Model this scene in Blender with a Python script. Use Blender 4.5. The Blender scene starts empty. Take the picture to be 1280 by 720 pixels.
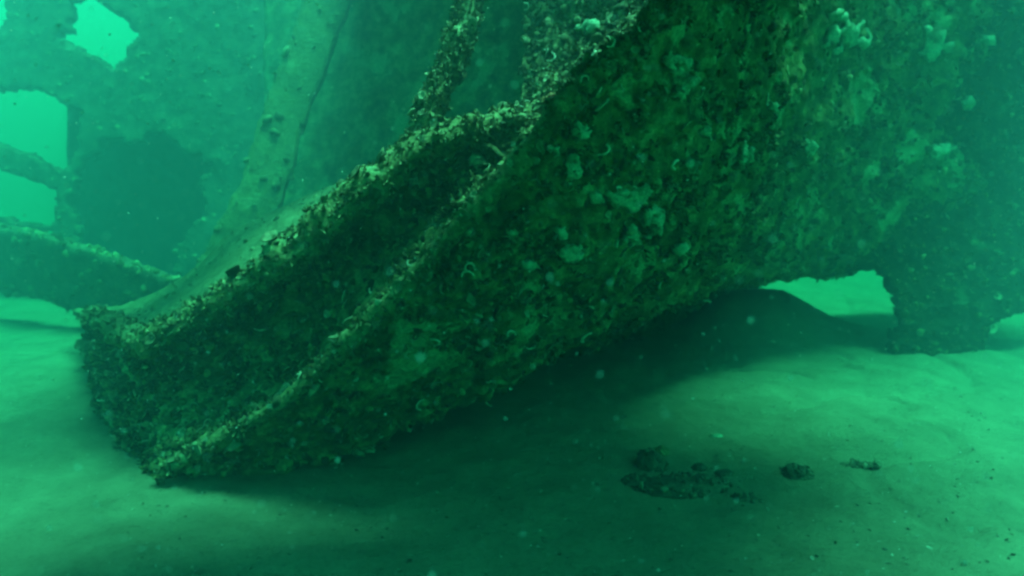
import bpy, bmesh, math, random
import numpy as np
from mathutils import Vector, Matrix

# ------------------------------------------------------------------ camera, world, sun, exposure
S = bpy.context.scene
COL = S.collection
rng = np.random.default_rng(7)
random.seed(7)

F = 834.0                                   # focal length in pixels of a 1280 wide frame
PITCH = math.radians(-9.0)
CAM = np.array([0.0, 0.0, 1.2])
cam_data = bpy.data.cameras.new("camera")
cam = bpy.data.objects.new("camera", cam_data)
COL.objects.link(cam)
cam.location = CAM
cam.rotation_euler = (math.radians(90) + PITCH, 0, 0)
cam_data.sensor_width = 36.0
cam_data.lens = F / 1280 * 36
cam_data.clip_start = 0.05
cam_data.clip_end = 400
cam_data.dof.use_dof = True
cam_data.dof.focus_distance = 2.7
cam_data.dof.aperture_fstop = 1.4
S.camera = cam

SUN_EL, SUN_AZ = math.radians(75.5), math.radians(90)     # azimuth from +Y (away from camera), negative = left
world = bpy.data.worlds.new("World")
S.world = world
world.use_nodes = True
wn = world.node_tree
sky = wn.nodes.new("ShaderNodeTexSky")
sky.sky_type = 'NISHITA'
sky.sun_disc = False
sky.sun_elevation = SUN_EL
sky.sun_rotation = SUN_AZ
bg = wn.nodes["Background"]
bg.inputs["Strength"].default_value = 0.14
wn.links.new(sky.outputs[0], bg.inputs[0])

sun_data = bpy.data.lights.new("sun", 'SUN')
sun_data.energy = 5.0
sun_data.angle = math.radians(24)
sun_data.color = (1.0, 0.97, 0.9)
sun = bpy.data.objects.new("sun", sun_data)
COL.objects.link(sun)
sd = Vector((math.sin(SUN_AZ) * math.cos(SUN_EL), math.cos(SUN_AZ) * math.cos(SUN_EL), math.sin(SUN_EL)))
sun.rotation_euler = sd.to_track_quat('Z', 'Y').to_euler()
sun.location = sd * 30

S.view_settings.view_transform = 'Standard'
S.view_settings.look = 'None'
S.view_settings.gamma = 1.0
S.view_settings.exposure = 2.45
cy = S.cycles
cy.max_bounces = 8
cy.diffuse_bounces = 3
cy.glossy_bounces = 2
cy.volume_bounces = 0
cy.use_denoising = True
cy.filter_width = 2.5
cy.caustics_reflective = cy.caustics_refractive = False


# ------------------------------------------------------------------ helpers
RIGHT = np.array([1.0, 0, 0])
FWD = np.array([0.0, math.cos(PITCH), math.sin(PITCH)])
UP = np.array([0.0, -math.sin(PITCH), math.cos(PITCH)])


def P(px, py, d):
    """The place in the wreck that stands at depth d on the line of sight through (px, py)."""
    return CAM + RIGHT * ((px - 640) / F * d) + FWD * d + UP * ((360 - py) / F * d)


def ground(px, py, z=0.0):
    v = RIGHT * ((px - 640) / F) + FWD + UP * ((360 - py) / F)
    return CAM + v * ((z - CAM[2]) / v[2])


def _hash(ix, iy, iz, seed):
    h = (ix.astype(np.int64) * 374761393 + iy.astype(np.int64) * 668265263 + iz.astype(np.int64) * 2147483647 + seed * 974634777) & 0xFFFFFFFF
    h = ((h ^ (h >> 13)) * 1274126177) & 0xFFFFFFFF
    h = ((h ^ (h >> 16)) * 2246822519) & 0xFFFFFFFF
    return ((h ^ (h >> 15)) & 0xFFFFFF) / float(0xFFFFFF)


def vnoise(p, scale, seed=0):
    """Value noise in -1..1 at points p (n,3)."""
    q = p * scale
    i = np.floor(q)
    f = q - i
    f = f * f * f * (f * (f * 6 - 15) + 10)
    i = i.astype(np.int64)
    r = 0
    for dx in (0, 1):
        wx = f[:, 0] if dx else 1 - f[:, 0]
        for dy in (0, 1):
            wy = f[:, 1] if dy else 1 - f[:, 1]
            for dz in (0, 1):
                wz = f[:, 2] if dz else 1 - f[:, 2]
                r = r + wx * wy * wz * _hash(i[:, 0] + dx, i[:, 1] + dy, i[:, 2] + dz, seed)
    return r * 2 - 1


def fbm(p, scale, octaves=4, seed=0, gain=0.5):
    r, a, t = 0, 1.0, 0
    for k in range(octaves):
        r = r + a * vnoise(p, scale * 2.03 ** k, seed + k)
        t += a
        a *= gain
    return r / t


def mesh_from(name, verts, faces, smooth=True):
    me = bpy.data.meshes.new(name)
    verts = np.asarray(verts, dtype=np.float32)
    faces = np.asarray(faces, dtype=np.int32)
    k = faces.shape[1]
    me.vertices.add(len(verts))
    me.vertices.foreach_set("co", verts.ravel())
    me.loops.add(faces.size)
    me.loops.foreach_set("vertex_index", faces.ravel())
    me.polygons.add(len(faces))
    me.polygons.foreach_set("loop_start", np.arange(0, faces.size, k, dtype=np.int32))
    me.update(calc_edges=True)
    me.validate()
    if smooth:
        me.polygons.foreach_set("use_smooth", np.ones(len(me.polygons), dtype=bool))
    return me


def link(name, me, mat=None, parent=None, **props):
    o = bpy.data.objects.new(name, me)
    COL.objects.link(o)
    if mat and me is not None and not me.materials:
        me.materials.append(mat)
    if parent:
        o.parent = parent
        if parent.type == 'EMPTY':
            o.matrix_parent_inverse = Matrix.Translation(-parent.location)
    for k, v in props.items():
        o[k] = v
    return o


def empty(name, loc, label, cat, group=None):
    o = bpy.data.objects.new(name, None)
    COL.objects.link(o)
    o.location = loc
    o.empty_display_size = 0.1
    o["label"] = label
    o["category"] = cat
    if group:
        o["group"] = group
    return o


def crom(a, n):
    """Catmull-Rom along axis 0 of control array a (m, ..., 3) to n samples."""
    m = a.shape[0]
    t = np.linspace(0, m - 1, n)
    i = np.minimum(np.floor(t).astype(int), m - 2)
    f = (t - i).reshape((-1,) + (1,) * (a.ndim - 1))
    pad = np.concatenate([2 * a[:1] - a[1:2], a, 2 * a[-1:] - a[-2:-1]], 0)
    p0, p1, p2, p3 = pad[i], pad[i + 1], pad[i + 2], pad[i + 3]
    return 0.5 * (2 * p1 + (p2 - p0) * f + (2 * p0 - 5 * p1 + 4 * p2 - p3) * f ** 2 + (3 * p1 - p0 - 3 * p2 + p3) * f ** 3)


def grid_faces(r, c):
    i = np.arange(r * c).reshape(r, c)
    return np.stack([i[:-1, :-1], i[1:, :-1], i[1:, 1:], i[:-1, 1:]], -1).reshape(-1, 4)


def grid_normals(g):
    du = np.gradient(g, axis=0)
    dv = np.gradient(g, axis=1)
    n = np.cross(du, dv)
    return n / np.maximum(np.linalg.norm(n, axis=-1, keepdims=True), 1e-9)


class Sheet:
    """A curved, rough, thick steel skin. net = rows x cols of 3D control points."""

    def __init__(self, net, nr, nc, amp=0.03, seed=0, flip=None, holes=None, lumps=1.0):
        net = np.asarray(net, float)
        g = crom(net, nr)
        g = np.swapaxes(crom(np.swapaxes(g, 0, 1), nc), 0, 1)
        n = grid_normals(g)
        if flip is not None:                       # normals to look towards this point
            mid = g.reshape(-1, 3).mean(0)
            if np.dot(n.reshape(-1, 3).mean(0), np.asarray(flip) - mid) < 0:
                n = -n
                self.rev = True
            else:
                self.rev = False
        else:
            self.rev = False
        p = g.reshape(-1, 3)
        nn = n.reshape(-1, 3)
        warp = np.stack([fbm(p, 5, 2, seed + 50 + k) for k in range(3)], 1) * 0.08
        h = fbm(p, 1.7, 3, seed) * 1.6 + fbm(p + warp, 7, 4, seed + 9, 0.6) * 0.9 * lumps
        h = h + np.maximum(fbm(p + warp, 16, 3, seed + 21, 0.6), 0) * 0.9 * lumps
        p = p + nn * (h * amp)[:, None]
        self.g = p.reshape(g.shape)
        self.n = grid_normals(self.g) * (1 if np.sum(grid_normals(self.g) * n) > 0 else -1)
        self.nr, self.nc = nr, nc
        f = grid_faces(nr, nc)
        self.keep = np.ones(len(f), bool)
        if holes is not None:
            self.keep = ~holes(self.g.reshape(-1, 3)[f].mean(1))
        self.f = f
        q = p[f]
        self.area = 0.5 * np.linalg.norm(np.cross(q[:, 2] - q[:, 0], q[:, 3] - q[:, 1]), axis=1) * self.keep

    def build(self, name, mat, parent, thick=0.03, **props):
        """Front skin plus an offset back skin and the rim between, as one closed mesh."""
        p = self.g.reshape(-1, 3)
        n = self.n.reshape(-1, 3)
        back = p - n * thick
        f = self.f[self.keep]
        off = len(p)
        if np.dot(np.cross(p[f[:, 1]] - p[f[:, 0]], p[f[:, 2]] - p[f[:, 0]]).sum(0), n.sum(0)) < 0:
            f = f[:, ::-1]
        e = np.concatenate([f[:, [0, 1]], f[:, [1, 2]], f[:, [2, 3]], f[:, [3, 0]]])
        key = np.sort(e, 1)
        _, idx, cnt = np.unique(key[:, 0].astype(np.int64) * off + key[:, 1], return_index=True, return_counts=True)
        b = e[idx[cnt == 1]]
        rim = np.stack([b[:, 1], b[:, 0], b[:, 0] + off, b[:, 1] + off], 1)
        faces = np.concatenate([f, f[:, ::-1] + off, rim])
        v = np.concatenate([p, back])
        used = np.unique(faces)
        remap = np.full(len(v), -1)
        remap[used] = np.arange(len(used))
        return link(name, mesh_from(name, v[used], remap[faces]), mat, parent, **props)

    def sample(self, n, r, where=None):
        w = self.area.copy()
        if where is not None:
            w = w * where(self.g.reshape(-1, 3)[self.f].mean(1))
        w = w / w.sum()
        i = r.choice(len(w), n, p=w)
        q = self.g.reshape(-1, 3)[self.f[i]]
        u, v = r.random((n, 1)), r.random((n, 1))
        p = (q[:, 0] * (1 - u) + q[:, 1] * u) * (1 - v) + (q[:, 3] * (1 - u) + q[:, 2] * u) * v
        nn = self.n.reshape(-1, 3)[self.f[i]].mean(1)
        return p, nn / np.linalg.norm(nn, axis=1, keepdims=True)


def frames(n, r, tilt=0.5):
    """Rotation matrices (k,3,3) whose Z looks along n, with a random spin and tilt."""
    n = n + r.normal(0, tilt, n.shape)
    n = n / np.linalg.norm(n, axis=1, keepdims=True)
    t = r.normal(0, 1, n.shape)
    t -= n * np.sum(t * n, 1, keepdims=True)
    t /= np.linalg.norm(t, axis=1, keepdims=True)
    return np.stack([t, np.cross(n, t), n], -1)


def scatter(name, temps, p, n, size, mat, parent, r, tilt=0.5, sink=0.0, **props):
    """Joins many small growths into one mesh (what nobody could count)."""
    vs, fs, off = [], [], 0
    which = r.integers(0, len(temps), len(p))
    for k, (tv, tf) in enumerate(temps):
        m = which == k
        if not m.any():
            continue
        R = frames(n[m], r, tilt)
        s = size[m][:, None, None] * r.uniform(0.75, 1.3, (m.sum(), 1, 3))
        v = np.einsum('kij,kvj->kvi', R, tv[None] * s) + (p[m] - n[m] * (size[m] * sink)[:, None])[:, None, :]
        cnt = len(tv)
        f = tf[None] + (np.arange(m.sum()) * cnt)[:, None, None] + off
        vs.append(v.reshape(-1, 3))
        fs.append(f.reshape(-1, tf.shape[1]))
        off += m.sum() * cnt
    props.setdefault("kind", "stuff")
    return link(name, mesh_from(name, np.concatenate(vs), np.concatenate(fs)), mat, parent, **props)


# growth shapes: every template is triangles
def shell_template(seed):
    """A cupped oyster valve with a wavy lip, two skins."""
    r = np.random.default_rng(seed)
    k = 8
    a = np.linspace(0, 2 * math.pi, k, endpoint=False)
    lip = 1 + r.uniform(-0.28, 0.28, k)
    el = r.uniform(0.65, 0.9)
    top = [[0, 0, 0.0]]
    for rad, z in ((0.55, 0.1), (1.0, 0.42)):
        for j in range(k):
            top.append([math.cos(a[j]) * rad * lip[j], math.sin(a[j]) * rad * lip[j] * el, z + r.uniform(-0.06, 0.1) * rad * 1.5])
    top = np.array(top)
    bot = top * [0.93, 0.93, 1] - [0, 0, 0.13]
    v = np.concatenate([top, bot[[0] + list(range(k + 1, 2 * k + 1))]])
    f = []
    b0 = 2 * k + 1
    for j in range(k):
        j2 = (j + 1) % k
        f += [[0, 1 + j, 1 + j2], [1 + j, 1 + k + j, 1 + k + j2], [1 + j, 1 + k + j2, 1 + j2]]
        f += [[b0, b0 + 1 + j2, b0 + 1 + j], [1 + k + j, b0 + 1 + j, b0 + 1 + j2], [1 + k + j, b0 + 1 + j2, 1 + k + j2]]
    return v, np.array(f)


def tube_template(seed):
    """A curled worm tube."""
    r = np.random.default_rng(seed)
    n, k = 7, 4
    sweep = r.uniform(1.6, 4.4)
    v = []
    for i in range(n):
        t = i / (n - 1)
        a = t * sweep
        rad = 0.75 * (1 - 0.35 * t)
        c = np.array([math.cos(a) * rad, math.sin(a) * rad * r.uniform(0.8, 1), 0.1 + 0.45 * t * r.uniform(0.6, 1.2)])
        w = 0.13 + 0.06 * t
        o = np.array([math.cos(a), math.sin(a), 0])
        for j in range(k):
            b = 2 * math.pi * j / k
            v.append(c + w * (o * math.cos(b) + np.array([0, 0, 1]) * math.sin(b)))
    f = []
    for i in range(n - 1):
        for j in range(k):
            j2 = (j + 1) % k
            a0, a1, b0, b1 = i * k + j, i * k + j2, (i + 1) * k + j, (i + 1) * k + j2
            f += [[a0, b0, b1], [a0, b1, a1]]
    return np.array(v), np.array(f)


def lump_template(seed):
    bm = bmesh.new()
    bmesh.ops.create_icosphere(bm, subdivisions=2, radius=1)
    v = np.array([x.co[:] for x in bm.verts])
    f = np.array([[q.index for q in x.verts] for x in bm.faces])
    bm.free()
    d = 1 + 0.45 * fbm(v + seed * 7.3, 1.6, 3, seed)
    v = v * d[:, None] * [1, 1, 0.7]
    return v, f


def tuft_template(seed):
    """A clump of short weed blades and fronds."""
    r = np.random.default_rng(seed)
    v, f = [], []
    for b in range(9):
        a = r.uniform(0, 2 * math.pi)
        lean = r.uniform(0.2, 1.1)
        L = r.uniform(0.6, 1.3)
        w = r.uniform(0.12, 0.3)
        side = np.array([-math.sin(a), math.cos(a), 0])
        base = np.array([r.uniform(-.35, .35), r.uniform(-.35, .35), -0.1])
        o = len(v)
        for t in (0, 0.5, 1.0):
            c = base + np.array([math.cos(a) * lean * t * t, math.sin(a) * lean * t * t, L * t * (1 - 0.3 * t * lean)])
            ww = w * (1 - 0.55 * t) * r.uniform(0.7, 1.3)
            v += [c + side * ww, c - side * ww]
        f += [[o, o + 1, o + 3], [o, o + 3, o + 2], [o + 2, o + 3, o + 5], [o + 2, o + 5, o + 4]]
    return np.array(v), np.array(f)


SHELLS = [shell_template(s) for s in range(6)]
TUBES = [tube_template(s) for s in range(6)]
LUMPS = [lump_template(s) for s in range(5)]
TUFTS = [tuft_template(s) for s in range(6)]


# ------------------------------------------------------------------ materials
def nmat(name):
    m = bpy.data.materials.new(name)
    m.use_nodes = True
    nt = m.node_tree
    return m, nt, nt.nodes["Principled BSDF"]


def ramp(nt, stops):
    r = nt.nodes.new("ShaderNodeValToRGB")
    e = r.color_ramp.elements
    while len(e) < len(stops):
        e.new(0.5)
    for x, (pos, c) in zip(e, stops):
        x.position = pos
        x.color = (*c, 1)
    return r


def noise(nt, scale, detail=6, rough=0.6, coord=None):
    n = nt.nodes.new("ShaderNodeTexNoise")
    n.inputs["Scale"].default_value = scale
    n.inputs["Detail"].default_value = detail
    n.inputs["Roughness"].default_value = rough
    if coord:
        nt.links.new(coord, n.inputs["Vector"])
    return n


def crust_material(name, c0, c1, c2, patch, patch_amount=0.5):
    m, nt, b = nmat(name)
    co = nt.nodes.new("ShaderNodeTexCoord").outputs["Object"]
    n1 = noise(nt, 9, 8, 0.68, co)
    r1 = ramp(nt, [(0.32, c0), (0.5, c1), (0.68, c2)])
    nt.links.new(n1.outputs[0], r1.inputs[0])
    n2 = noise(nt, 3.3, 7, 0.66, co)
    r2 = ramp(nt, [(patch_amount, (0, 0, 0)), (patch_amount + 0.05, (1, 1, 1))])
    nt.links.new(n2.outputs[0], r2.inputs[0])
    mix = nt.nodes.new("ShaderNodeMix")
    mix.data_type = 'RGBA'
    nt.links.new(r2.outputs[0], mix.inputs[0])
    nt.links.new(r1.outputs[0], mix.inputs[6])
    mix.inputs[7].default_value = (*patch, 1)
    n3 = noise(nt, 55, 4, 0.7, co)
    sp = nt.nodes.new("ShaderNodeMix")
    sp.data_type = 'RGBA'
    sp.blend_type = 'MULTIPLY'
    sp.inputs[0].default_value = 0.8
    r3 = ramp(nt, [(0.3, (0.35, 0.35, 0.35)), (0.65, (1.35, 1.35, 1.35))])
    nt.links.new(n3.outputs[0], r3.inputs[0])
    nt.links.new(mix.outputs[2], sp.inputs[6])
    nt.links.new(r3.outputs[0], sp.inputs[7])
    nt.links.new(sp.outputs[2], b.inputs["Base Color"])
    b.inputs["Roughness"].default_value = 0.95
    b.inputs["Specular IOR Level"].default_value = 0.15
    bump = nt.nodes.new("ShaderNodeBump")
    bump.inputs["Strength"].default_value = 0.9
    bump.inputs["Distance"].default_value = 0.02
    nb = noise(nt, 38, 6, 0.7, co)
    nt.links.new(nb.outputs[0], bump.inputs["Height"])
    nt.links.new(bump.outputs[0], b.inputs["Normal"])
    return m


def piece_material(name, stops, island=True, rough=0.85):
    m, nt, b = nmat(name)
    if island:
        src = nt.nodes.new("ShaderNodeNewGeometry").outputs["Random Per Island"]
    else:
        src = nt.nodes.new("ShaderNodeObjectInfo").outputs["Random"]
    r = ramp(nt, stops)
    nt.links.new(src, r.inputs[0])
    co = nt.nodes.new("ShaderNodeTexCoord").outputs["Object"]
    n = noise(nt, 40 if island else 2.5, 4, 0.6, co)
    r2 = ramp(nt, [(0.3, (0.5, 0.5, 0.5)), (0.7, (1.3, 1.3, 1.3))])
    nt.links.new(n.outputs[0], r2.inputs[0])
    mx = nt.nodes.new("ShaderNodeMix")
    mx.data_type = 'RGBA'
    mx.blend_type = 'MULTIPLY'
    mx.inputs[0].default_value = 1
    nt.links.new(r.outputs[0], mx.inputs[6])
    nt.links.new(r2.outputs[0], mx.inputs[7])
    nt.links.new(mx.outputs[2], b.inputs["Base Color"])
    b.inputs["Roughness"].default_value = rough
    b.inputs["Specular IOR Level"].default_value = 0.25
    return m


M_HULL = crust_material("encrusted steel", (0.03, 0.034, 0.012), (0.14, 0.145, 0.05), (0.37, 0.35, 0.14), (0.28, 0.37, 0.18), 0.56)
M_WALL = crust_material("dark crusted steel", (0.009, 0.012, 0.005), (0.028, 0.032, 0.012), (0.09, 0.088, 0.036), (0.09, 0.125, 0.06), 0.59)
M_SIDE = crust_material("weed covered steel", (0.04, 0.05, 0.02), (0.15, 0.165, 0.065), (0.36, 0.36, 0.16), (0.26, 0.34, 0.17), 0.56)
M_TOP = crust_material("silted and lit growth", (0.07, 0.07, 0.03), (0.19, 0.18, 0.078), (0.33, 0.31, 0.15), (0.26, 0.3, 0.15), 0.58)  # on the shoulder its paleness stands in for light
M_SILT = crust_material("silt on steel", (0.09, 0.095, 0.045), (0.18, 0.18, 0.085), (0.26, 0.25, 0.135), (0.13, 0.14, 0.07), 0.57)
M_BEAM = crust_material("silt on far beam", (0.09, 0.1, 0.045), (0.15, 0.16, 0.07), (0.22, 0.22, 0.11), (0.12, 0.13, 0.06), 0.58)
M_FAR = crust_material("far corroded steel", (0.05, 0.055, 0.035), (0.1, 0.1, 0.06), (0.18, 0.17, 0.1), (0.2, 0.2, 0.13), 0.62)
M_SHELL = piece_material("oyster shell", [(0.0, (0.06, 0.06, 0.03)), (0.5, (0.17, 0.17, 0.09)), (0.85, (0.26, 0.25, 0.14)), (1.0, (0.38, 0.36, 0.23))], island=False)
M_SHELLS = piece_material("small shells", [(0.0, (0.07, 0.075, 0.04)), (0.6, (0.18, 0.18, 0.11)), (1.0, (0.42, 0.4, 0.3))])
M_WEED = piece_material("brown weed", [(0.0, (0.03, 0.035, 0.012)), (0.5, (0.11, 0.115, 0.042)), (0.85, (0.2, 0.2, 0.08)), (1.0, (0.32, 0.3, 0.13))])
M_WEEDTOP = piece_material("silted and lit weed", [(0.0, (0.045, 0.048, 0.02)), (0.5, (0.13, 0.13, 0.055)), (1.0, (0.27, 0.255, 0.13))])
M_SPONGE = crust_material("pale sponge", (0.16, 0.27, 0.15), (0.3, 0.46, 0.28), (0.42, 0.57, 0.38), (0.1, 0.14, 0.07), 0.58)
M_TUBE = piece_material("worm tubes", [(0.0, (0.1, 0.1, 0.06)), (0.5, (0.28, 0.28, 0.18)), (1.0, (0.6, 0.58, 0.42))], island=False)
M_RED = crust_material("rusty sponge", (0.2, 0.09, 0.04), (0.34, 0.16, 0.08), (0.4, 0.25, 0.14), (0.2, 0.18, 0.09), 0.6)
M_STONE = crust_material("dark stone", (0.05, 0.05, 0.032), (0.1, 0.1, 0.062), (0.2, 0.19, 0.12), (0.28, 0.27, 0.17), 0.6)
M_PEBBLE = piece_material("pebbles", [(0.0, (0.07, 0.07, 0.045)), (0.6, (0.17, 0.16, 0.11)), (1.0, (0.4, 0.38, 0.28))])
M_SPECK = piece_material("drifting specks", [(0.0, (0.4, 0.42, 0.35)), (1.0, (0.8, 0.8, 0.7))])

m, nt, b = nmat("sand")
co = nt.nodes.new("ShaderNodeTexCoord").outputs["Object"]
n1 = noise(nt, 3.5, 10, 0.74, co)
r1 = ramp(nt, [(0.3, (0.15, 0.149, 0.09)), (0.55, (0.225, 0.222, 0.135)), (0.75, (0.3, 0.295, 0.18))])
nt.links.new(n1.outputs[0], r1.inputs[0])
n2 = noise(nt, 60, 5, 0.75, co)
r2 = ramp(nt, [(0.3, (0.3, 0.3, 0.3)), (0.46, (1, 1, 1)), (0.62, (1, 1, 1)), (0.72, (1.5, 1.5, 1.5))])
nt.links.new(n2.outputs[0], r2.inputs[0])
mx = nt.nodes.new("ShaderNodeMix")
mx.data_type = 'RGBA'
mx.blend_type = 'MULTIPLY'
mx.inputs[0].default_value = 0.7
nt.links.new(r1.outputs[0], mx.inputs[6])
nt.links.new(r2.outputs[0], mx.inputs[7])
nt.links.new(mx.outputs[2], b.inputs["Base Color"])
b.inputs["Roughness"].default_value = 1
b.inputs["Specular IOR Level"].default_value = 0.1
bump = nt.nodes.new("ShaderNodeBump")
bump.inputs["Strength"].default_value = 0.9
bump.inputs["Distance"].default_value = 0.03
nb = noise(nt, 20, 9, 0.75, co)
nt.links.new(nb.outputs[0], bump.inputs["Height"])
nt.links.new(bump.outputs[0], b.inputs["Normal"])
M_SAND = m


# ------------------------------------------------------------------ the water as haze
def water_box():
    bm = bmesh.new()
    bmesh.ops.create_cube(bm, size=1)
    me = bpy.data.meshes.new("haze")
    x0, x1, y0, y1, z0, z1 = -60, 60, -40, 80, -1.6, 6.5
    for v in bm.verts:
        v.co = (x0 + (v.co.x + .5) * (x1 - x0), y0 + (v.co.y + .5) * (y1 - y0), z0 + (v.co.z + .5) * (z1 - z0))
    bm.to_mesh(me)
    bm.free()
    m = bpy.data.materials.new("green water")
    m.use_nodes = True
    nt = m.node_tree
    nt.nodes.clear()
    out = nt.nodes.new("ShaderNodeOutputMaterial")
    v = nt.nodes.new("ShaderNodeVolumePrincipled")
    v.inputs["Color"].default_value = (0.06, 0.145, 0.152, 1)
    v.inputs["Density"].default_value = 0.5
    v.inputs["Anisotropy"].default_value = 0.15
    v.inputs["Absorption Color"].default_value = (0.05, 0.80, 0.585, 1)
    nt.links.new(v.outputs[0], out.inputs["Volume"])
    return link("haze", me, m, kind="stuff", label="green sea water with fine silt hanging in it")


water_box()


# ------------------------------------------------------------------ seabed
def axis(lo, hi, fine, a, b, step):
    core = np.arange(a, b + 1e-6, fine)
    out, s, x = [], fine, b
    while x < hi:
        s *= 1.25
        x = min(x + s, hi)
        out.append(x)
    inn, s, x = [], fine, a
    while x > lo:
        s *= 1.25
        x = max(x - s, lo)
        inn.append(x)
    return np.array(inn[::-1] + list(core) + out)


def sand_height(p):
    h = 0.05 * fbm(p, 0.55, 3, 3) + 0.022 * fbm(p, 2.4, 4, 11, 0.55) + 0.012 * fbm(p, 9, 4, 31, 0.6)
    # low bank under the arch
    h = h + 0.4 * np.exp(-((p[:, 0] - 1.95) / 0.62) ** 2 - ((p[:, 1] - 5.2) / 0.38) ** 2)
    # scoured ripples to the right
    w = np.clip((p[:, 0] - 0.7) / 1.0, 0, 1)
    s = p[:, 0] * 0.72 + p[:, 1] * 0.55 + 0.35 * vnoise(p, 1.3, 77)
    h = h + w * 0.014 * np.abs(vnoise(np.stack([s * 3.2, p[:, 0] * .5, p[:, 1] * .5], 1), 1.0, 5))
    h = h - w * 0.03 * np.exp(-(vnoise(p + 0.15 * vnoise(p, 4, 8)[:, None], 1.6, 91) / 0.09) ** 2)
    return h


xs = axis(-58, 58, 0.025, -3.6, 4.2, 0)
ys = axis(-38, 78, 0.025, 1.2, 7.0, 0)
gx, gy = np.meshgrid(xs, ys)
sp = np.stack([gx.ravel(), gy.ravel(), np.zeros(gx.size)], 1)
sp[:, 2] = sand_height(sp)
link("seabed", mesh_from("seabed", sp, grid_faces(len(ys), len(xs))[:, ::-1]), M_SAND, kind="structure", label="pale silty sand seabed with shallow scours")


def on_sand(px, py):
    q = ground(px, py)
    q[2] = sand_height(q[None])[0]
    return q


# ------------------------------------------------------------------ the foreground wreck
EYE = CAM
wreck = empty("shipwreck", (0, 0, 0), "large overgrown hull of a wreck leaning over its own shadow on the sand", "shipwreck")

R = [(60, 640, 3.0), (205, 592, 2.68), (350, 510, 2.6), (480, 390, 2.5), (600, 262, 2.45), (720, 125, 2.4), (800, 50, 2.35), (870, -20, 2.45), (960, -130, 2.85), (1090, -260, 3.3), (1260, -360, 3.7)]
R[0] = (190, 594, 2.72)
U1 = [(192, 596, 2.74), (240, 592, 2.72), (375, 530, 2.66), (520, 432, 2.62), (660, 320, 2.62), (780, 215, 2.66), (862, 135, 2.75), (930, 65, 2.95), (1020, -40, 3.35), (1120, -120, 3.7), (1290, -200, 4.1)]
U2 = [(194, 597, 2.78), (270, 594, 2.75), (395, 556, 2.76), (545, 480, 2.82), (700, 378, 2.95), (830, 288, 3.15), (915, 235, 3.4), (985, 180, 3.7), (1050, 170, 4.0), (1140, 130, 4.3), (1330, 80, 4.6)]
L = [(196, 598, 2.8), (290, 597, 2.78), (410, 577, 2.86), (560, 520, 3.0), (715, 436, 3.35), (840, 384, 3.75), (920, 362, 4.1), (992, 350, 4.4), (1056, 336, 4.62), (1130, 308, 4.72), (1330, 280, 4.9)]


def row(c):
    return np.array([P(*q) for q in c])


rows = [row(R), row(U1), row(U2), row(L)]
Lr = rows[3]
k1, k2 = [], []
for i, q in enumerate(Lr):
    if i <= 7:
        k1.append(q + [0.02, 0.45, 0.10 * min(i, 4) / 4])
        k2.append([q[0] + 0.05, q[1] + 0.9 + 0.12 * i, -0.15])
    else:
        k1.append(q + [0.05, 0.4, 0.05])
        k2.append(q + [0.1, 1.2, 0.1])
rows += [np.array(k1), np.array(k2)]
bottom = Sheet(np.stack(rows, 0), 220, 360, amp=0.036, seed=1, flip=EYE, lumps=1.3)
hull_bottom = bottom.build("hull_bottom", M_HULL, wreck, 0.04)

D = [(112, 394, 4.3), (132, 402, 3.6), (186, 428, 2.8), (262, 388, 2.7), (350, 327, 2.62), (440, 252, 2.58), (535, 187, 2.6), (640, 155, 2.72), (655, 70, 2.9), (665, -30, 3.0), (690, -140, 3.0)]
Mr = [(110, 440, 4.2), (120, 478, 3.4), (190, 505, 2.9), (308, 455, 2.88), (418, 366, 2.78), (525, 270, 2.7), (635, 188, 2.66), (715, 95, 2.68), (765, 15, 2.72), (815, -90, 2.7), (880, -200, 2.8)]
R2 = [(132, 500, 3.8), (150, 555, 3.1), (207, 594, 2.7), (350, 512, 2.62), (480, 392, 2.52), (600, 264, 2.47), (720, 127, 2.42), (800, 52, 2.37), (870, -18, 2.47), (960, -128, 2.87), (1090, -258, 3.32)]
side = Sheet(np.stack([row(D), row(Mr), row(R2)], 0), 150, 320, amp=0.034, seed=5, flip=EYE, lumps=1.3)
_c = np.tile(np.arange(side.nc - 1), side.nr - 1) / side.nc
_q = side.g.reshape(-1, 3)[side.f].mean(1)
_up = _c > 0.57 + 0.05 * fbm(_q, 5, 3, 71)
side.keep = ~_up
side_panel = side.build("side_plating", M_SIDE, wreck, 0.04)
side.keep = _up
shoulder = side.build("shoulder_plating", M_TOP, wreck, 0.04)  # paler material than the panel below, painting in the light on this part
side.keep = np.ones(len(side.f), bool)


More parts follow.
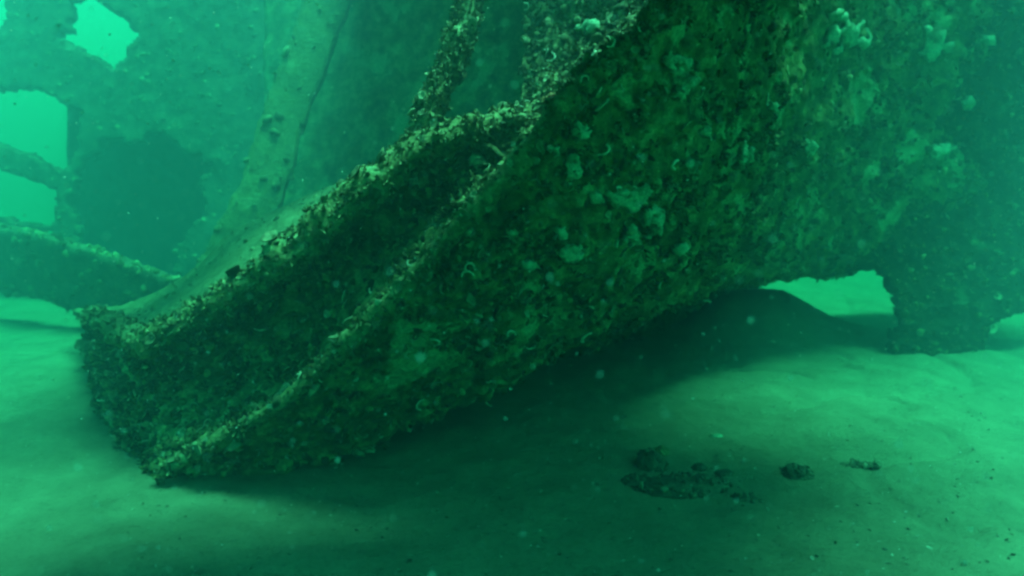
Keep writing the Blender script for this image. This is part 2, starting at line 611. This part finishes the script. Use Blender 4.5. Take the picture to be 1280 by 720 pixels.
def tube(ctrl, rad, n=160, k=14, amp=0.5, seed=0, flat=1.0):
    """A crusted bar along control points: returns verts, faces and a point/normal list for growth."""
    c = crom(np.asarray(ctrl, float), n)
    rr = np.interp(np.linspace(0, 1, n), np.linspace(0, 1, len(rad)), rad)
    t = np.gradient(c, axis=0)
    t /= np.linalg.norm(t, axis=1, keepdims=True)
    up = np.array([0, -0.3, 1.0])
    s = np.cross(t, up)
    s /= np.linalg.norm(s, axis=1, keepdims=True)
    u = np.cross(s, t)
    a = np.linspace(0, 2 * math.pi, k, endpoint=False)
    nn = s[:, None, :] * np.cos(a)[None, :, None] + u[:, None, :] * np.sin(a)[None, :, None] * flat
    v = c[:, None, :] + nn * rr[:, None, None]
    p = v.reshape(-1, 3)
    h = fbm(p, 6, 3, seed) + 0.8 * fbm(p, 19, 3, seed + 5, 0.6)
    p = p + nn.reshape(-1, 3) * (h * amp * np.repeat(rr, k))[:, None]
    f = []
    i = np.arange(n * k).reshape(n, k)
    j = np.roll(i, -1, 1)
    f = np.stack([i[:-1], j[:-1], j[1:], i[1:]], -1).reshape(-1, 4)
    cap = [[i[e, 0], i[e, q], i[e, q + 1], i[e, q + 1]] for e in (0, n - 1) for q in range(1, k - 1)]
    f3 = np.concatenate([f[:, [0, 1, 2]], f[:, [0, 2, 3]], np.array(cap)[:, :3]])
    return p, f3, nn.reshape(-1, 3)


# ridge along the chine, edge of the deck, the upright frame
kp, kf, kn = tube(row([(q[0] - 2, q[1] - 4, q[2] - 0.05) for q in R[1:9]]), [0.026, 0.03, 0.032, 0.032, 0.036, 0.042, 0.045, 0.045], seed=3, amp=0.9)
ridge = link("chine_ridge", mesh_from("chine_ridge", kp, kf), M_TOP, wreck)
ep, ef, en = tube(row([(q[0], q[1], q[2] - 0.01) for q in D[0:8]]), [0.05, 0.06, 0.06, 0.07, 0.07, 0.06], seed=13)
edge = link("deck_edge", mesh_from("deck_edge", ep, ef), M_TOP, wreck)
fp, ff, fn = tube(row([(506, 222, 2.68), (525, 165, 2.7), (553, 100, 2.72), (577, 40, 2.75), (594, -30, 2.78), (610, -110, 2.8)]), [0.03, 0.06, 0.055, 0.052, 0.05, 0.05], n=110, seed=23, amp=0.45)
frame = link("upright_frame", mesh_from("upright_frame", fp, ff), M_TOP, wreck)

E = [(90, 388, 4.9), (122, 386, 4.6), (180, 374, 4.2), (240, 338, 4.1), (300, 285, 4.1), (380, 248, 3.9), (480, 212, 3.6), (600, 170, 3.4), (660, 120, 3.5)]
D2 = [(114, 397, 4.3), (134, 405, 3.6), (188, 431, 2.8), (262, 391, 2.7), (350, 330, 2.62), (440, 255, 2.58), (535, 190, 2.6), (640, 158, 2.72), (655, 100, 2.85)]
deck = Sheet(np.stack([row(E), row(D2)], 0), 60, 160, amp=0.02, seed=8, flip=(0, 2, 8), lumps=0.6)
deck_o = deck.build("silted_deck", M_SILT, wreck, 0.04)

# bulkhead in the dark behind the frame, and an unseen roof added to keep it shaded
W0 = [(330, -160, 6.3), (470, -160, 5.7), (600, -160, 5.0), (760, -160, 4.4), (900, -160, 4.2)]
W1 = [(330, 100, 6.2), (470, 100, 5.6), (600, 100, 4.9), (760, 100, 4.3), (900, 100, 4.2)]
W2 = [(320, 330, 6.0), (470, 330, 5.4), (600, 330, 4.8), (760, 330, 4.2), (900, 330, 4.2)]
bulk = Sheet(np.stack([row(W0), row(W1), row(W2)], 0), 90, 130, amp=0.03, seed=12, flip=EYE, lumps=0.7)
bulk.build("bulkhead", M_SIDE, wreck, 0.05)
T0 = [(500, -190, 3.1), (620, -190, 2.9), (800, -210, 2.7), (1000, -330, 2.7)]
T1 = [(450, -150, 5.6), (600, -150, 5.4), (800, -150, 5.0), (1100, -200, 4.8)]
roof = Sheet(np.stack([row(T0), row(T1)], 0), 40, 60, amp=0.03, seed=15, flip=EYE, lumps=0.5)
roof.build("added_shade_roof", M_SIDE, wreck, 0.05)

N0 = [[-1.75, 2.5, 2.8], [-1.35, 2.5, 2.85], [-0.95, 2.7, 2.9]]
N1 = [[-1.8, 3.3, 2.95], [-1.35, 3.3, 3.0], [-0.9, 3.4, 3.0]]
N2 = [[-1.7, 4.1, 3.1], [-1.2, 4.2, 3.1], [-0.6, 4.2, 3.1]]
Sheet([N0, N1, N2], 40, 40, amp=0.04, seed=18, flip=EYE, lumps=0.6).build("unseen_shade_plate", M_SIDE, wreck, 0.05)  # plate added out of view to shade the sand at the left

# hull carried on unseen over the camera, added and shaped to cast shade
Ru = row([(872, -24, 2.45), (900, -60, 2.6), (950, -120, 2.8), (1030, -202, 3.1)])
F1 = np.array([[-0.7, 2.25, 2.15], [0.5, 2.15, 2.22], [1.05, 2.3, 2.4], [2.45, 2.75, 2.75]])
F2 = np.array([[-1.3, 1.65, 2.15], [0.1, 1.3, 2.15], [0.9, 1.2, 2.3], [1.7, 1.5, 2.6]])
F3 = np.array([[-1.2, 0.1, 2.1], [0.0, 0.0, 2.1], [0.8, 0.0, 2.2], [1.8, 0.4, 2.4]])
shade_cover = Sheet(np.stack([Ru, F1, F2, F3], 0), 60, 80, amp=0.03, seed=17, flip=EYE, lumps=0.6)
shade_cover.build("added_shade_cover", M_HULL, wreck, 0.04)


# growth on the wreck
def pieces(name, temps, mat, sheet_or_pts, n, size, parent, r, tilt=0.6, where=None, label=None):
    """Separate small growths that can be picked apart, sharing mesh data."""
    if isinstance(sheet_or_pts, Sheet):
        p, nn = sheet_or_pts.sample(n, r, where)
    else:
        pts, nrm = sheet_or_pts
        i = r.choice(len(pts), n, replace=False)
        p, nn = pts[i], nrm[i]
    mes = []
    for k, (tv, tf) in enumerate(temps):
        me = mesh_from(name, tv, tf)
        me.materials.append(mat)
        mes.append(me)
    fr = frames(nn, r, tilt)
    for i in range(n):
        o = bpy.data.objects.new(name, mes[i % len(mes)])
        COL.objects.link(o)
        o.parent = parent
        s = r.uniform(*size)
        mw = Matrix([list(fr[i][j]) + [p[i][j] + nn[i][j] * s * 0.15] for j in range(3)] + [[0, 0, 0, 1]])
        o.matrix_local = mw @ Matrix.Diagonal((s * r.uniform(.8, 1.25), s * r.uniform(.8, 1.25), s * r.uniform(.8, 1.3), 1))


def in_view(q):
    """Weights the parts of a skin that the photograph shows."""
    v = q - CAM
    d = v @ FWD
    x = 640 + (v @ RIGHT) / np.maximum(d, .1) * F
    y = 360 - (v @ UP) / np.maximum(d, .1) * F
    return ((x > -20) & (x < 1300) & (y > -20) & (y < 740)).astype(float)


def near_view(lo, hi):
    def w(q):
        v = q - CAM
        d = v @ FWD
        x = 640 + (v @ RIGHT) / np.maximum(d, .1) * F
        return in_view(q) * (0.15 + np.exp(-((x - lo) / hi) ** 2))
    return w


pieces("oyster_shell", SHELLS, M_SHELL, bottom, 200, (0.014, 0.032), hull_bottom, rng, 1.0, near_view(620, 220))
pieces("worm_tube", TUBES, M_TUBE, bottom, 240, (0.018, 0.042), hull_bottom, rng, 0.5, near_view(640, 180))
pieces("worm_tube", TUBES, M_TUBE, side, 120, (0.014, 0.034), side_panel, rng, 0.6, in_view)
pieces("oyster_shell", SHELLS, M_SHELL, side, 110, (0.018, 0.036), side_panel, rng, 0.7, in_view)
pieces("worm_tube", TUBES, M_TUBE, (kp, kn), 60, (0.014, 0.03), ridge, rng, 0.8)
pieces("oyster_shell", SHELLS, M_SHELL, (kp, kn), 90, (0.018, 0.034), ridge, rng, 0.8)
pieces("oyster_shell", SHELLS, M_SHELL, (ep, en), 40, (0.02, 0.038), edge, rng, 0.8)
pieces("oyster_shell", SHELLS, M_SHELL, (fp, fn), 40, (0.018, 0.032), frame, rng, 0.8)

def clumps(base, scale, seed, floor=0.04):
    return lambda q: base(q) * (floor + np.clip(fbm(q, scale, 4, seed, 0.6) + 0.12, 0, 1) ** 1.5 * 3)


for tag, sh, cnt, par in (("bottom", bottom, 4200, hull_bottom), ("side", side, 2200, side_panel)):
    vis_ = in_view if sh is bottom else (lambda q: in_view(q) * ~_up)
    p, n = sh.sample(cnt, rng, clumps(vis_, 4.5, 201))
    scatter("weed_growth", TUFTS, p, n, rng.uniform(0.012, 0.034, cnt), M_WEED, par, rng, 0.5)
    p, n = sh.sample(cnt, rng, clumps(vis_, 6, 233))
    scatter("crust_lumps", LUMPS, p, n, rng.uniform(0.006, 0.024, cnt), M_WEED, par, rng, 0.3, 0.3)
    p, n = sh.sample(cnt // 3, rng, clumps(in_view, 7, 262, 0.02))
    scatter("small_shells", SHELLS + TUBES, p, n, rng.uniform(0.007, 0.016, cnt // 3), M_SHELLS, par, rng, 0.7)
for pts, nrm, cnt, par in ((kp, kn, 700, ridge), (ep, en, 1500, edge), (fp, fn, 1100, frame)):
    i = rng.integers(0, len(pts), cnt)
    scatter("weed_growth", TUFTS, pts[i], nrm[i], rng.uniform(0.008, 0.024, cnt), M_WEEDTOP, par, rng, 0.6)
    i = rng.integers(0, len(pts), cnt)
    scatter("crust_lumps", LUMPS, pts[i], nrm[i], rng.uniform(0.004, 0.012, cnt), M_WEEDTOP, par, rng, 0.3, 0.3)
# upper side plating: the light on it is put into paler growth
upper = lambda q: in_view(q) * _up
p, n = side.sample(2600, rng, upper)
scatter("lit_tone_growth", TUFTS + TUFTS + LUMPS[:2], p, n, rng.uniform(0.005, 0.024, 2600), M_WEEDTOP, shoulder, rng, 0.6, 0.2)


# ------------------------------------------------------------------ right hand hull side with the holes under it
def pix(q):
    v = q - CAM
    d = v @ FWD
    return 640 + (v @ RIGHT) / d * F, 360 - (v @ UP) / d * F


def inside(px, py, poly):
    r = np.zeros(len(px), bool)
    n = len(poly)
    for i in range(n):
        x0, y0 = poly[i]
        x1, y1 = poly[(i + 1) % n]
        c = ((y0 > py) != (y1 > py)) & (px < (x1 - x0) * (py - y0) / ((y1 - y0) + 1e-9) + x0)
        r ^= c
    return r


def cut(polys, jag=5, seed=0):
    def f(q):
        x, y = pix(q)
        x = x + jag * fbm(q, 9, 3, seed)
        y = y + jag * fbm(q, 9, 3, seed + 40)
        r = np.zeros(len(q), bool)
        for poly in polys:
            r |= inside(x, y, poly)
        return r
    return f


hull_side = empty("hull_side", (2.9, 4.7, 0), "tall hazy hull wall standing on the sand to the right of the gap", "hull wreckage")
wx = np.linspace(930, 1480, 8)
net = []
for py in (-200, -60, 80, 220, 340, 400, 440, 475):
    lean = -0.8 * max(0, (260 - py) / 460)
    net.append([P(x, py, 4.62 + 0.25 * ((x - 1120) / 200) ** 2 * (1 if x > 1120 else 0.6) + lean) for x in wx])
right_holes = cut([[(984, 348), (1000, 343), (1022, 338), (1040, 342), (1058, 338), (1066, 346), (1074, 337), (1096, 336), (1112, 348), (1124, 366), (1122, 384), (1129, 404), (1119, 424), (1110, 490), (900, 490), (900, 352)],
                   [(1230, 446), (1234, 418), (1248, 400), (1290, 386), (1360, 374), (1500, 368), (1500, 520), (1236, 520)]], 3.5, 3)
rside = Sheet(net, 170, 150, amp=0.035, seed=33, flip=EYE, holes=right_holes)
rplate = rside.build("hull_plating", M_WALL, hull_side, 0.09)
p, n = rside.sample(2600, rng, in_view)
scatter("weed_growth", TUFTS + TUFTS + LUMPS[:2], p, n, rng.uniform(0.008, 0.026, 2600), M_WEED, rplate, rng, 0.5, 0.1)
pieces("oyster_shell", SHELLS, M_SHELL, rside, 70, (0.02, 0.045), rplate, rng, 0.7, in_view)

# ------------------------------------------------------------------ background upper left: deck frame with openings
deck_frame = empty("deck_frame", (-3.5, 5.5, 0), "hazy broken deck plating with square openings to bright water at upper left", "wreckage")
net = []
for py in (-160, -20, 120, 260, 380):
    net.append([P(x, py, 6.9 + 0.3 * (380 - py) / 540 - 0.4 * (x + 150) / 560) for x in (-250, -120, 0, 130, 260, 370)])
op = [[(84, 2), (100, -16), (130, 3), (152, 24), (175, 42), (150, 72), (138, 84), (100, 62), (65, 43), (82, 34)],
      [(25, 106), (64, 120), (104, 136), (98, 190), (82, 215), (40, 196), (-2, 178), (-40, 160), (-20, 110)],
      [(-40, 192), (0, 207), (72, 240), (64, 284), (0, 276), (-60, 262)],
      [(-200, -60), (4, -40), (8, 20), (-6, 40), (-200, 60)],
      [(104, 200), (128, 172), (160, 176), (196, 164), (240, 190), (266, 204), (250, 236), (258, 270), (226, 300), (214, 346), (160, 352), (112, 334), (96, 290), (84, 250)],
      [(-260, 278), (60, 290), (140, 330), (250, 345), (330, 300), (400, 500), (-260, 500)]]
dsheet = Sheet(net, 150, 190, amp=0.03, seed=41, flip=EYE, holes=cut(op, 9, 9), lumps=0.6)
dplate = dsheet.build("deck_plating", M_FAR, deck_frame, 0.12)
p, n = dsheet.sample(700, rng, in_view)
scatter("crust_lumps", LUMPS + TUFTS, p, n, rng.uniform(0.01, 0.03, 700), M_WEEDTOP, dplate, rng, 0.5, 0.2)
# the dark room behind the largest opening
net = [[P(x, py, 8.5 - 0.3 * (x - 60) / 300) for x in (85, 170, 270, 380)] for py in (130, 240, 360)]
room = Sheet(net, 40, 50, amp=0.03, seed=44, flip=EYE, lumps=0.5)
room.build("inner_bulkhead", M_FAR, deck_frame, 0.06)
net = [[P(x, py, d) for x in (85, 190, 290, 380)] for py, d in ((140, 7.1), (120, 8.6))]
Sheet(net, 30, 40, amp=0.02, seed=46, flip=(0, 0, 0), lumps=0.5).build("inner_deck_head", M_FAR, deck_frame, 0.05)


def beam(name, ctrl, w, h, mat, parent, seed, amp=0.02, n=90, twist=0.0):
    """A crusted rectangular bar along control points."""
    c = crom(np.asarray(ctrl, float), n)
    t = np.gradient(c, axis=0)
    t /= np.linalg.norm(t, axis=1, keepdims=True)
    s = np.cross(t, np.array([0, 1.0, 0.15]))
    s /= np.linalg.norm(s, axis=1, keepdims=True)
    u = np.cross(s, t)
    s2 = s * math.cos(twist) + u * math.sin(twist)
    u2 = -s * math.sin(twist) + u * math.cos(twist)
    prof = []
    for a, b_, m_ in ((-1, -1, 8), (1, -1, 4), (1, 1, 8), (-1, 1, 4)):
        nx = {(-1, -1): (1, -1), (1, -1): (1, 1), (1, 1): (-1, 1), (-1, 1): (-1, -1)}[(a, b_)]
        for q in range(m_):
            f_ = q / m_
            prof.append((a + (nx[0] - a) * f_, b_ + (nx[1] - b_) * f_))
    prof = np.array(prof) * [w / 2, h / 2]
    v = c[:, None, :] + s2[:, None, :] * prof[None, :, :1] + u2[:, None, :] * prof[None, :, 1:]
    out = v - c[:, None, :]
    out /= np.linalg.norm(out, axis=2, keepdims=True)
    p = v.reshape(-1, 3)
    p = p + out.reshape(-1, 3) * ((fbm(p, 4, 3, seed) + 0.7 * fbm(p, 14, 3, seed + 4)) * amp)[:, None]
    k = len(prof)
    i = np.arange(n * k).reshape(n, k)
    j = np.roll(i, -1, 1)
    f = np.stack([i[:-1], j[:-1], j[1:], i[1:]], -1).reshape(-1, 4)
    cap = np.array([[i[e, 0], i[e, q], i[e, q + 1]] for e in (0, n - 1) for q in range(1, k - 1)])
    f3 = np.concatenate([f[:, [0, 1, 2]], f[:, [0, 2, 3]], cap])
    return link(name, mesh_from(name, p, f3), mat, parent), p, out.reshape(-1, 3)


o, p, n = beam_o, beam_p, beam_n = beam("silted_beam", [P(440, -80, 5.4), P(395, 40, 5.3), P(352, 160, 5.15), P(318, 260, 5.0), P(262, 360, 4.9), P(225, 420, 4.9)], 0.33, 0.06, M_BEAM, None, 51, 0.03)
o["label"] = "broad pale silt covered beam slanting down behind the overgrown hull edge"
o["category"] = "beam"
o, p, n = plate_o, plate_p, plate_n = beam("fallen_plate", [P(-150, 325, 6.0), P(0, 325, 5.8), P(60, 335, 5.6), P(130, 360, 5.4), P(215, 390, 5.2)], 0.56, 0.1, M_FAR, None, 55, 0.03)
o["label"] = "dim curved plate lying low at the left edge under the openings"
o["category"] = "hull plate"

for o_, pts, nrm, cnt in ((beam_o, beam_p, beam_n, 160), (plate_o, plate_p, plate_n, 700)):
    i = rng.integers(0, len(pts), cnt)
    scatter("weed_growth", TUFTS + LUMPS, pts[i], nrm[i], rng.uniform(0.01, 0.04, cnt), M_WEEDTOP, o_, rng, 0.6, 0.3)
p, n = deck.sample(260, rng)
scatter("weed_growth", TUFTS + LUMPS, p, n, rng.uniform(0.006, 0.018, 260), M_WEEDTOP, deck_o, rng, 0.6, 0.2)

# ------------------------------------------------------------------ sponges on the hull
def sponge(sheet, px, py, rx, ry, mat, parent, name="sponge", seed=0, label=None):
    """An encrusting patch that follows the skin under it, raised and ragged."""
    g = sheet.g.reshape(-1, 3)
    x, y = pix(g)
    vis = (np.sum(sheet.n.reshape(-1, 3) * (CAM - g), 1) > 0)
    r = ((x - px) / rx) ** 2 + ((y - py) / ry) ** 2
    w = 0.55 - r + 2.2 * fbm(g, 12 + 300 / (rx + ry), 5, seed, 0.72)
    f = sheet.f
    keep = (w[f].mean(1) > 0) & vis[f].all(1) & (r[f].mean(1) < 3)
    if keep.sum() < 4:
        return
    f = f[keep]
    lab = np.full(len(g), 1 << 40, dtype=np.int64)       # keep the largest connected piece only
    lab[f.ravel()] = f.ravel()
    for _ in range(400):
        m_ = lab[f].min(1)
        old = lab.copy()
        np.minimum.at(lab, f.ravel(), np.repeat(m_, 4))
        if (old == lab).all():
            break
    ids, cnt_ = np.unique(lab[f[:, 0]], return_counts=True)
    f = f[lab[f[:, 0]] == ids[cnt_.argmax()]]
    used = np.unique(f)
    remap = np.full(len(g), -1)
    remap[used] = np.arange(len(used))
    h = 0.012 + 0.022 * np.clip(w[used], 0, 1) ** 0.5 * (1 + 0.5 * fbm(g[used], 30, 2, seed + 3))
    n = sheet.n.reshape(-1, 3)[used]
    top = g[used] + n * h[:, None]
    bot = g[used] - n * 0.01
    ff = remap[f]
    if np.dot(np.cross(top[ff[:, 1]] - top[ff[:, 0]], top[ff[:, 2]] - top[ff[:, 0]]).sum(0), n.sum(0)) < 0:
        ff = ff[:, ::-1]
    m_ = len(used)
    e = np.concatenate([ff[:, [0, 1]], ff[:, [1, 2]], ff[:, [2, 3]], ff[:, [3, 0]]])
    key = np.sort(e, 1)
    _, idx, cnt = np.unique(key[:, 0].astype(np.int64) * m_ + key[:, 1], return_index=True, return_counts=True)
    b_ = e[idx[cnt == 1]]
    rim = np.stack([b_[:, 1], b_[:, 0], b_[:, 0] + m_, b_[:, 1] + m_], 1)
    o = link(name, mesh_from(name, np.concatenate([top, bot]), np.concatenate([ff, ff[:, ::-1] + m_, rim])), mat, parent)
    if label:
        o["label"] = label


for k, (px, py, rx, ry) in enumerate([(852, 95, 26, 34), (795, 255, 44, 26), (780, 295, 26, 16), (925, 190, 16, 18), (862, 207, 13, 10), (715, 210, 14, 22), (728, 165, 16, 14), (712, 315, 20, 12),
                                      (700, 290, 12, 10), (815, 275, 16, 22), (742, 245, 14, 10), (905, 355, 18, 9), (850, 310, 10, 10), (690, 185, 12, 10), (935, 195, 12, 12), (660, 330, 14, 7),
                                      (880, 165, 9, 9), (640, 290, 9, 7), (1010, 185, 10, 12), (965, 130, 9, 9)]):
    sponge(bottom, px, py, rx, ry, M_SPONGE, hull_bottom, seed=60 + k)
sponge(side, 700, 130, 20, 9, M_RED, shoulder, seed=90, label="rusty reddish sponge beside the ridge")
for k, (px, py, rx, ry) in enumerate([(735, 35, 14, 12), (600, 200, 22, 10), (450, 260, 12, 8)]):
    sponge(side, px, py, rx, ry, M_SPONGE, side_panel, seed=95 + k)
for k, (sh, par) in enumerate([(bottom, hull_bottom), (rside, rplate)]):
    for j, (px, py, rx, ry) in enumerate([(1165, 55, 26, 24), (1060, 45, 36, 22), (1175, 190, 22, 14), (1150, 185, 20, 4), (1110, 250, 9, 6), (1205, 130, 16, 9), (1235, 50, 20, 8), (1255, 165, 18, 4), (1040, 20, 20, 10), (1160, 150, 8, 8)]):
        sponge(sh, px, py, rx, ry, M_SPONGE, par, seed=110 + j)


# ------------------------------------------------------------------ stones and scraps on the sand
def stone(px, py, size, label, seed, squash=(1, 1, 0.6), group=None, name="stone", cat="stone", mat=M_STONE, rot=0.0):
    bm = bmesh.new()
    bmesh.ops.create_icosphere(bm, subdivisions=4, radius=1)
    v = np.array([x.co[:] for x in bm.verts])
    f = np.array([[q.index for q in x.verts] for x in bm.faces])
    bm.free()
    d = 1 + 0.55 * fbm(v + seed * 3.7, 1.6, 5, seed, 0.6) + 0.08 * fbm(v + seed, 6, 3, seed + 2)
    v = v * d[:, None] * np.array(squash) * size
    c, s = math.cos(rot), math.sin(rot)
    v = v @ np.array([[c, s, 0], [-s, c, 0], [0, 0, 1]])
    o = link(name, mesh_from(name, v, f), mat)
    q = on_sand(px, py)
    o.location = (q[0], q[1], q[2] - size * squash[2] * 0.1)
    o["label"] = label
    o["category"] = cat
    if group:
        o["group"] = group
    if size > 0.04 and mat is M_STONE:
        i = r3_.integers(0, len(v), int(2200 * size))
        n_ = v[i] / np.linalg.norm(v[i], axis=1, keepdims=True)
        scatter("crust_growth", LUMPS + TUFTS, v[i], n_, r3_.uniform(0.004, 0.016, len(i)), M_STONEWEED, o, r3_, 0.6, 0.3)
    return o


r3_ = np.random.default_rng(5)
M_STONEWEED = piece_material("stone growth", [(0.0, (0.04, 0.042, 0.022)), (0.6, (0.1, 0.1, 0.055)), (1.0, (0.22, 0.21, 0.13))])
stone(996, 592, 0.06, "round dark stone alone on the open sand right of centre", 1, (1, 0.9, 0.75))
stone(850, 606, 0.15, "low dark slab of debris half buried in the shadowed sand", 2, (1.15, 0.55, 0.3), name="debris_slab", cat="debris", rot=0.15)
stone(812, 585, 0.075, "upright crusted lump at the edge of the shadow left of the slab", 3, (0.8, 0.8, 1.1))
stone(824, 566, 0.04, "small pale lump leaning on top of the crusted lump", 4, (1, 0.8, 0.8), mat=M_TOP)
stone(795, 604, 0.06, "blunt dark lump at the left end of the buried slab", 5, (1, 0.8, 0.5))
stone(930, 620, 0.045, "flat dark cobble in front of the round stone", 6, (1.2, 0.8, 0.35))
stone(905, 590, 0.035, "small dark cobble behind the buried slab, nearer its right end", 7, (1.3, 0.8, 0.5))
stone(875, 583, 0.03, "smallest dark cobble just behind the buried slab", 8, (1, 0.9, 0.6))
stone(1075, 583, 0.05, "thin dark sliver of debris lying flat beyond the round stone", 9, (1.6, 0.5, 0.15), name="debris_sliver", cat="debris")
stone(895, 547, 0.022, "pale scrap of shell lying on the lit sand at the shadow edge", 10, (1.4, 0.8, 0.5), name="shell_scrap", cat="shell", mat=M_SPONGE)

r2_ = np.random.default_rng(21)
cnt = 300
px, py = r2_.uniform(560, 1290, cnt), r2_.uniform(450, 725, cnt)
keep = np.abs(fbm(np.stack([px / 90, py / 45, px * 0], 1), 1, 2, 6)) < r2_.random(cnt) * 0.5
pp = np.array([on_sand(a, b_) for a, b_ in zip(px[keep], py[keep])])
scatter("pebbles", LUMPS[:3], pp, np.tile([0, 0, 1.0], (len(pp), 1)), r2_.uniform(0.002, 0.0065, len(pp)) * r2_.choice([1, 1, 1, 1.5], len(pp)), M_PEBBLE, None, r2_, 0.3, 0.4, label="scattered dark pebbles on the sand")
px, py = r2_.uniform(160, 1290, 420), r2_.uniform(500, 725, 420)
pp = np.array([on_sand(a, b_) for a, b_ in zip(px, py)])
scatter("shell_fragments", SHELLS[:3], pp, np.tile([0, 0, 1.0], (len(pp), 1)), r2_.uniform(0.003, 0.009, len(pp)), M_SHELLS, None, r2_, 0.5, label="broken shell fragments scattered on the sand")

# specks drifting in the water
cnt = 1500
pp = np.array([P(r2_.uniform(-20, 1300), r2_.uniform(-20, 740), d) for d in r2_.uniform(0.8, 2.7, cnt)])
scatter("drifting_specks", LUMPS[:2], pp, r2_.normal(0, 1, (cnt, 3)), r2_.uniform(0.0007, 0.0022, cnt) * r2_.choice([1, 1, 1, 1.5], cnt), M_SPECK, None, r2_, 0.3, label="pale specks of silt drifting in the water")
